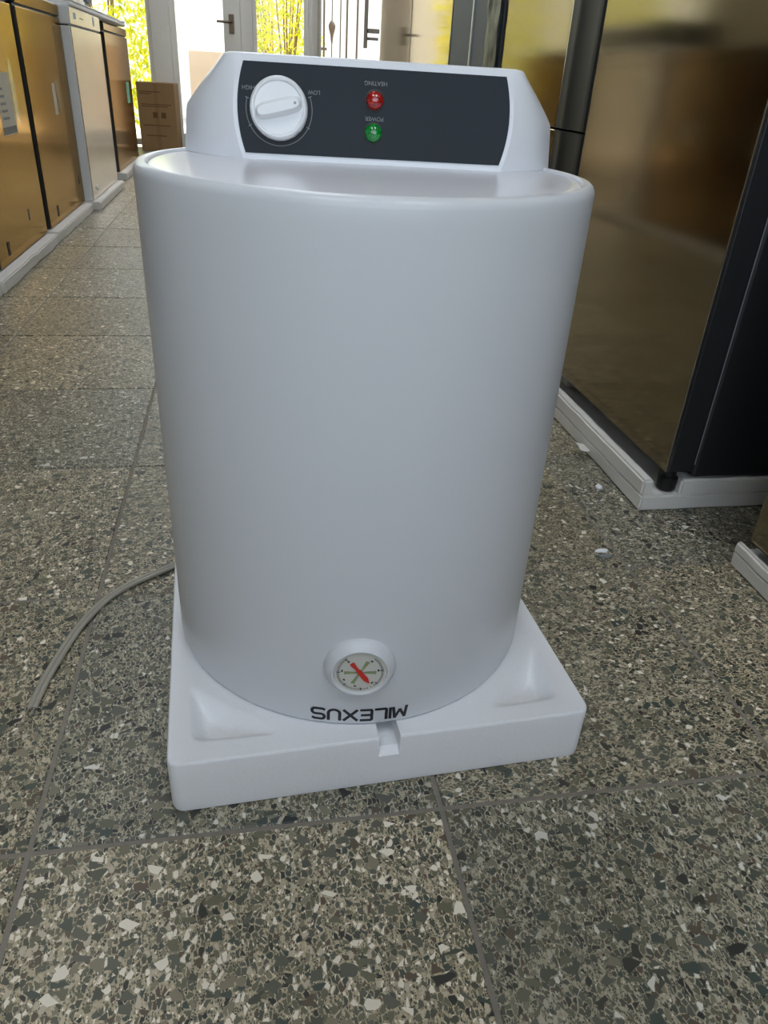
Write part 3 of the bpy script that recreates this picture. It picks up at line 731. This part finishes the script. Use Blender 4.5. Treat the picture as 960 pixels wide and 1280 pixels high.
def sticker(parent, mat, y0, y1, z0, z1, name='sticker', rnd=0, x=.0006):
    bm = B()
    if rnd:
        cy, cz, ry, rz = (y0 + y1) / 2, (z0 + z1) / 2, (y1 - y0) / 2, (z1 - z0) / 2
        pts = [(cy + ry * math.copysign(abs(math.cos(a)) ** .8, math.cos(a)), cz + rz * math.copysign(abs(math.sin(a)) ** .8, math.sin(a))) for a in [2 * PI * i / 28 for i in range(28)]]
    else: pts = [(y0, z0), (y1, z0), (y1, z1), (y0, z1)]
    loft(bm, [[(q, y, z) for y, z in pts] for q in (0, x)]); return obj(name, bm, mat, parent)
ZF = .040
f0, _ = freezer('bronze steel chest freezer at the unlit end of its row', -.585, 1.18, 2.03, ZF, M_STEELL, M_DARK, .815, .862)
rough_foam('packing_foam', 'broken corner of foam tray beyond the bronze freezer with the paper label', -1.19, -.535, 1.16, 2.010, .0395, [], GC, .006, 21)
f1, h1 = freezer('bronze steel chest freezer with paper energy label on its front', -.570, 2.165, 2.845, ZF, M_STEELL, M_DARK, .815, .862)
M_LABEL = plain('paper_label', (.62, .58, .48), .6, var=.12, scale=25)
st = sticker(f1, M_LABEL, -.02, .155, .372, .56, 'energy_label'); sticker(st, M_BLACK, -.02, .150, .376, .398, 'label_bar', x=.0010)
for k in range(5): sticker(st, M_GASKET, .0, .08 - .008 * k, .42 + .022 * k, .428 + .022 * k, 'label_line', x=.0010)
sticker(f1, M_STEEL, .165, .215, .40, .60, 'sticker', 1); sticker(f1, M_BLACK, .10, .118, .085, .125, 'drain_cap', 1, .001)
rough_foam('packing_foam', 'ragged foam tray under the bronze freezer with paper energy label', -1.17, -.530, 2.03, 2.840, .0395, [], GC, .005, 24)
f2, h2 = freezer('bronze steel chest freezer with oval sticker beside the pale freezer', -.570, 2.915, 3.690, ZF, M_STEELL, M_DARK, .815, .862)
sticker(f2, M_LABEL, .02, .075, .40, .52, 'sticker'); sticker(f2, M_STEEL, .10, .17, .40, .54, 'sticker', 1); sticker(f2, M_BLACK, .30, .315, .09, .13, 'drain_cap', 1, .001)
sticker(f2, M_BLACK, .32, .335, .81, .815, 'lock')
rough_foam('packing_foam', 'foam tray with crumbling edge under the bronze freezer with oval sticker', -1.17, -.530, 2.87, 3.665, .0395, [], GC, .005, 27)
f3, h3 = freezer('pale chest freezer with white side and small blue badge', -.530, 3.715, 4.560, ZF, M_STEELW, M_WHITE, .790, .862, drain=False)
bm = B(); lathe(bm, [(.022, 0), (.022, .001), (.018, .0014)], 20, M=Matrix.Translation((.0008, .22, .79)) @ Matrix.Rotation(PI/2, 4, 'Y')); obj('badge', bm, plain('blue_badge', (.03, .22, .42), .4), f3)
sticker(f3, plain('blue_print', (.25, .42, .55), .5), -.33, -.27, .775, .80, 'sticker', 0, .0014); sticker(f3, M_GASKET, -.18, -.08, .782, .786, 'control_legend', 0, .0014)
bm = B(); lathe(bm, [(.012, 0), (.012, .006), (.007, .009)], 16, M=Matrix.Translation((0, -.30, .05)) @ Matrix.Rotation(PI/2, 4, 'Y')); obj('drain_plug', bm, M_WHITE, f3)
rough_foam('packing_foam', 'neat white foam tray under the pale chest freezer', -1.14, -.497, 3.690, 4.580, .0395, [], GC, .0012, 30)
f4, h4 = freezer('bronze steel chest freezer with turquoise sticker beside the cardboard box', -.570, 4.960, 6.000, ZF, M_STEELL, M_DARK, .815, .862, drain=False)
sticker(f4, plain('turquoise_sticker', (.04, .55, .42), .45), .22, .36, .37, .50); sticker(f4, M_BLACK, .36, .375, .08, .12, 'drain_cap', 1, .001)
rough_foam('packing_foam', 'foam tray under the freezer with turquoise sticker', -1.17, -.525, 4.93, 6.02, .0395, [], GC, .002, 33)
# things lying on the freezers
bm = B(); box(bm, -.50, .045, -.43, 1.45, 0, .018, .005); box(bm, .025, .045, -.43, 1.45, .018, .028, .004); box(bm, -.50, .045, 1.43, 1.45, .018, .033, .004)
o = obj('foam_sheet', bm, M_FOAM); o.location = (-.57, 4.17, .8625); tag(o, 'flat white foam sheet lying on top of the pale chest freezer', 'foam sheet')
hob = tag(empty('countertop_oven', (-.80, 4.45, .8815)), 'low dark countertop oven on the white foam sheet', 'oven')
bm = B(); box(bm, -.17, .17, -.50, .50, .015, .13, .012); obj('casing', bm, M_BLACK, hob)
bm = B(); box(bm, .17, .176, -.47, .30, .03, .115, .002); dd = obj('door', bm, plain('dark_glass', (.02, .03, .025), .08), hob)
bm = B(); tube(bm, [(.178, -.38, .10), (.20, -.38, .10), (.20, .22, .10), (.178, .22, .10)], .006, 8); obj('handle', bm, M_EDGE, dd)
for yk in (.34, .40, .46):
    bm = B(); lathe(bm, [(.02, 0), (.019, .016), (.012, .018)], 20, M=Matrix.Translation((.17, yk, .075)) @ Matrix.Rotation(PI/2, 4, 'Y')); obj('knob', bm, M_GASKET, hob)
for xx_ in (-.14, .14):
    for yy in (-.46, .46):
        bm = B(); lathe(bm, [(.014, 0), (.016, .003), (.014, .016)], 12, M=Matrix.Translation((xx_, yy, 0))); obj('foot', bm, M_BLACK, hob)
# cardboard box by the door
cb = tag(empty('cardboard_box', (-.655, 6.98, 0), math.radians(-4)), 'tall brown cardboard box standing by the white door post', 'cardboard box')
bm = B(); box(bm, 0, .315, 0, .26, 0, .525, .003); body = obj('carton', bm, M_CARD, cb)
bm = B(); box(bm, .14, .175, -.0008, 0, .0, .52); obj('packing_tape', bm, plain('brown_tape', (.30, .17, .07), .3), body)
M_CINK = plain('carton_print', (.16, .085, .035), .8)
for k, (xa, xb, z) in enumerate(((.02, .20, .455), (.02, .12, .44), (.03, .28, .36), (.03, .25, .345), (.12, .16, .26), (.19, .23, .26), (.03, .26, .20), (.05, .22, .12))):
    bm = B(); box(bm, xa, xb, -.0012, 0, z, z + (.007 if k not in (4, 5) else .045)); obj('print', bm, M_CINK, body)
for s in (0, 1):
    bm = B(); box(bm, .002, .313, .005 + s * .128, .122 + s * .133, .524, .528, .001, 1); obj('flap', bm, M_CARD, cb)

# ------------------------------------------------------------------ cord and crumbs on the floor
def cord():
    r = tag(empty('power_cord', (.10, .46, 0)), 'clear twin-core cord lying on the terrazzo beside the foam base', 'cord')
    P = [(.10, .463), (.029, .407), (-.008, .340), (-.030, .250), (-.038, .187)]
    P = [(.16, .52)] + P
    base = [p - Vector((.10, .46, 0)) for p in spline([(x, y, .0042) for x, y in P], 10)]
    mt, nt, b = newmat('clear_vinyl'); b.inputs['Base Color'].default_value = (.55, .52, .44, 1); b.inputs['Roughness'].default_value = .15
    b.inputs['Transmission Weight'].default_value = .35; b.inputs['Coat Weight'].default_value = .6
    for s in (-1, 1):
        pts = []
        for i, p in enumerate(base):
            t = (base[min(i + 1, len(base) - 1)] - base[max(0, i - 1)]).normalized(); pts.append(p + Vector((-t.y, t.x, 0)) * .0030 * s)
        bm = B(); tube(bm, pts, .0032, 10); w_ = obj('core', bm, mt, r, 180)
        e = pts[-1]; t = (pts[-1] - pts[-2]).normalized()
        bm = B(); tube(bm, [e - t * .001, e + t * .006, e + t * .010 + Vector((.0008 * s, 0, -.001))], .0013, 6); obj('bare_wire', bm, plain('bright_wire', (.7, .68, .62), .3, metal=1), w_)
cord()
def crumb(loc, sx, sy, sz, seed, label, extra=None):
    bm = B(); bmesh.ops.create_icosphere(bm, subdivisions=2, radius=1)
    for v in bm.verts:
        k = 1 + .35 * noise.noise(v.co * 1.6 + Vector((seed, 0, 0)))
        v.co = Vector((v.co.x * sx * k, v.co.y * sy * k, max(v.co.z * k, -.7) * sz + .7 * sz))
    o = obj('foam_crumb', bm, M_FOAM); o.location = loc; tag(o, label, 'foam crumb', 'foam crumbs on the floor')
crumb((.862, .655, 0), .0065, .0065, .0045, 1, 'rounded crumb of white foam close to the foam tray of the large refrigerator')
crumb((.775, .446, 0), .011, .0050, .003, 5, 'flat elongated scrap of white foam on the tile joint')
bm = B(); bmesh.ops.create_icosphere(bm, subdivisions=2, radius=1)
for v in bm.verts: v.co = Vector((v.co.x * .011, v.co.y * .005, max(v.co.z, -.5) * .002 + .001))
o = obj('dark_scrap', bm, M_GASKET); o.location = (.777, .432, 0); tag(o, 'small dark grey scrap beside the elongated foam crumb', 'scrap')
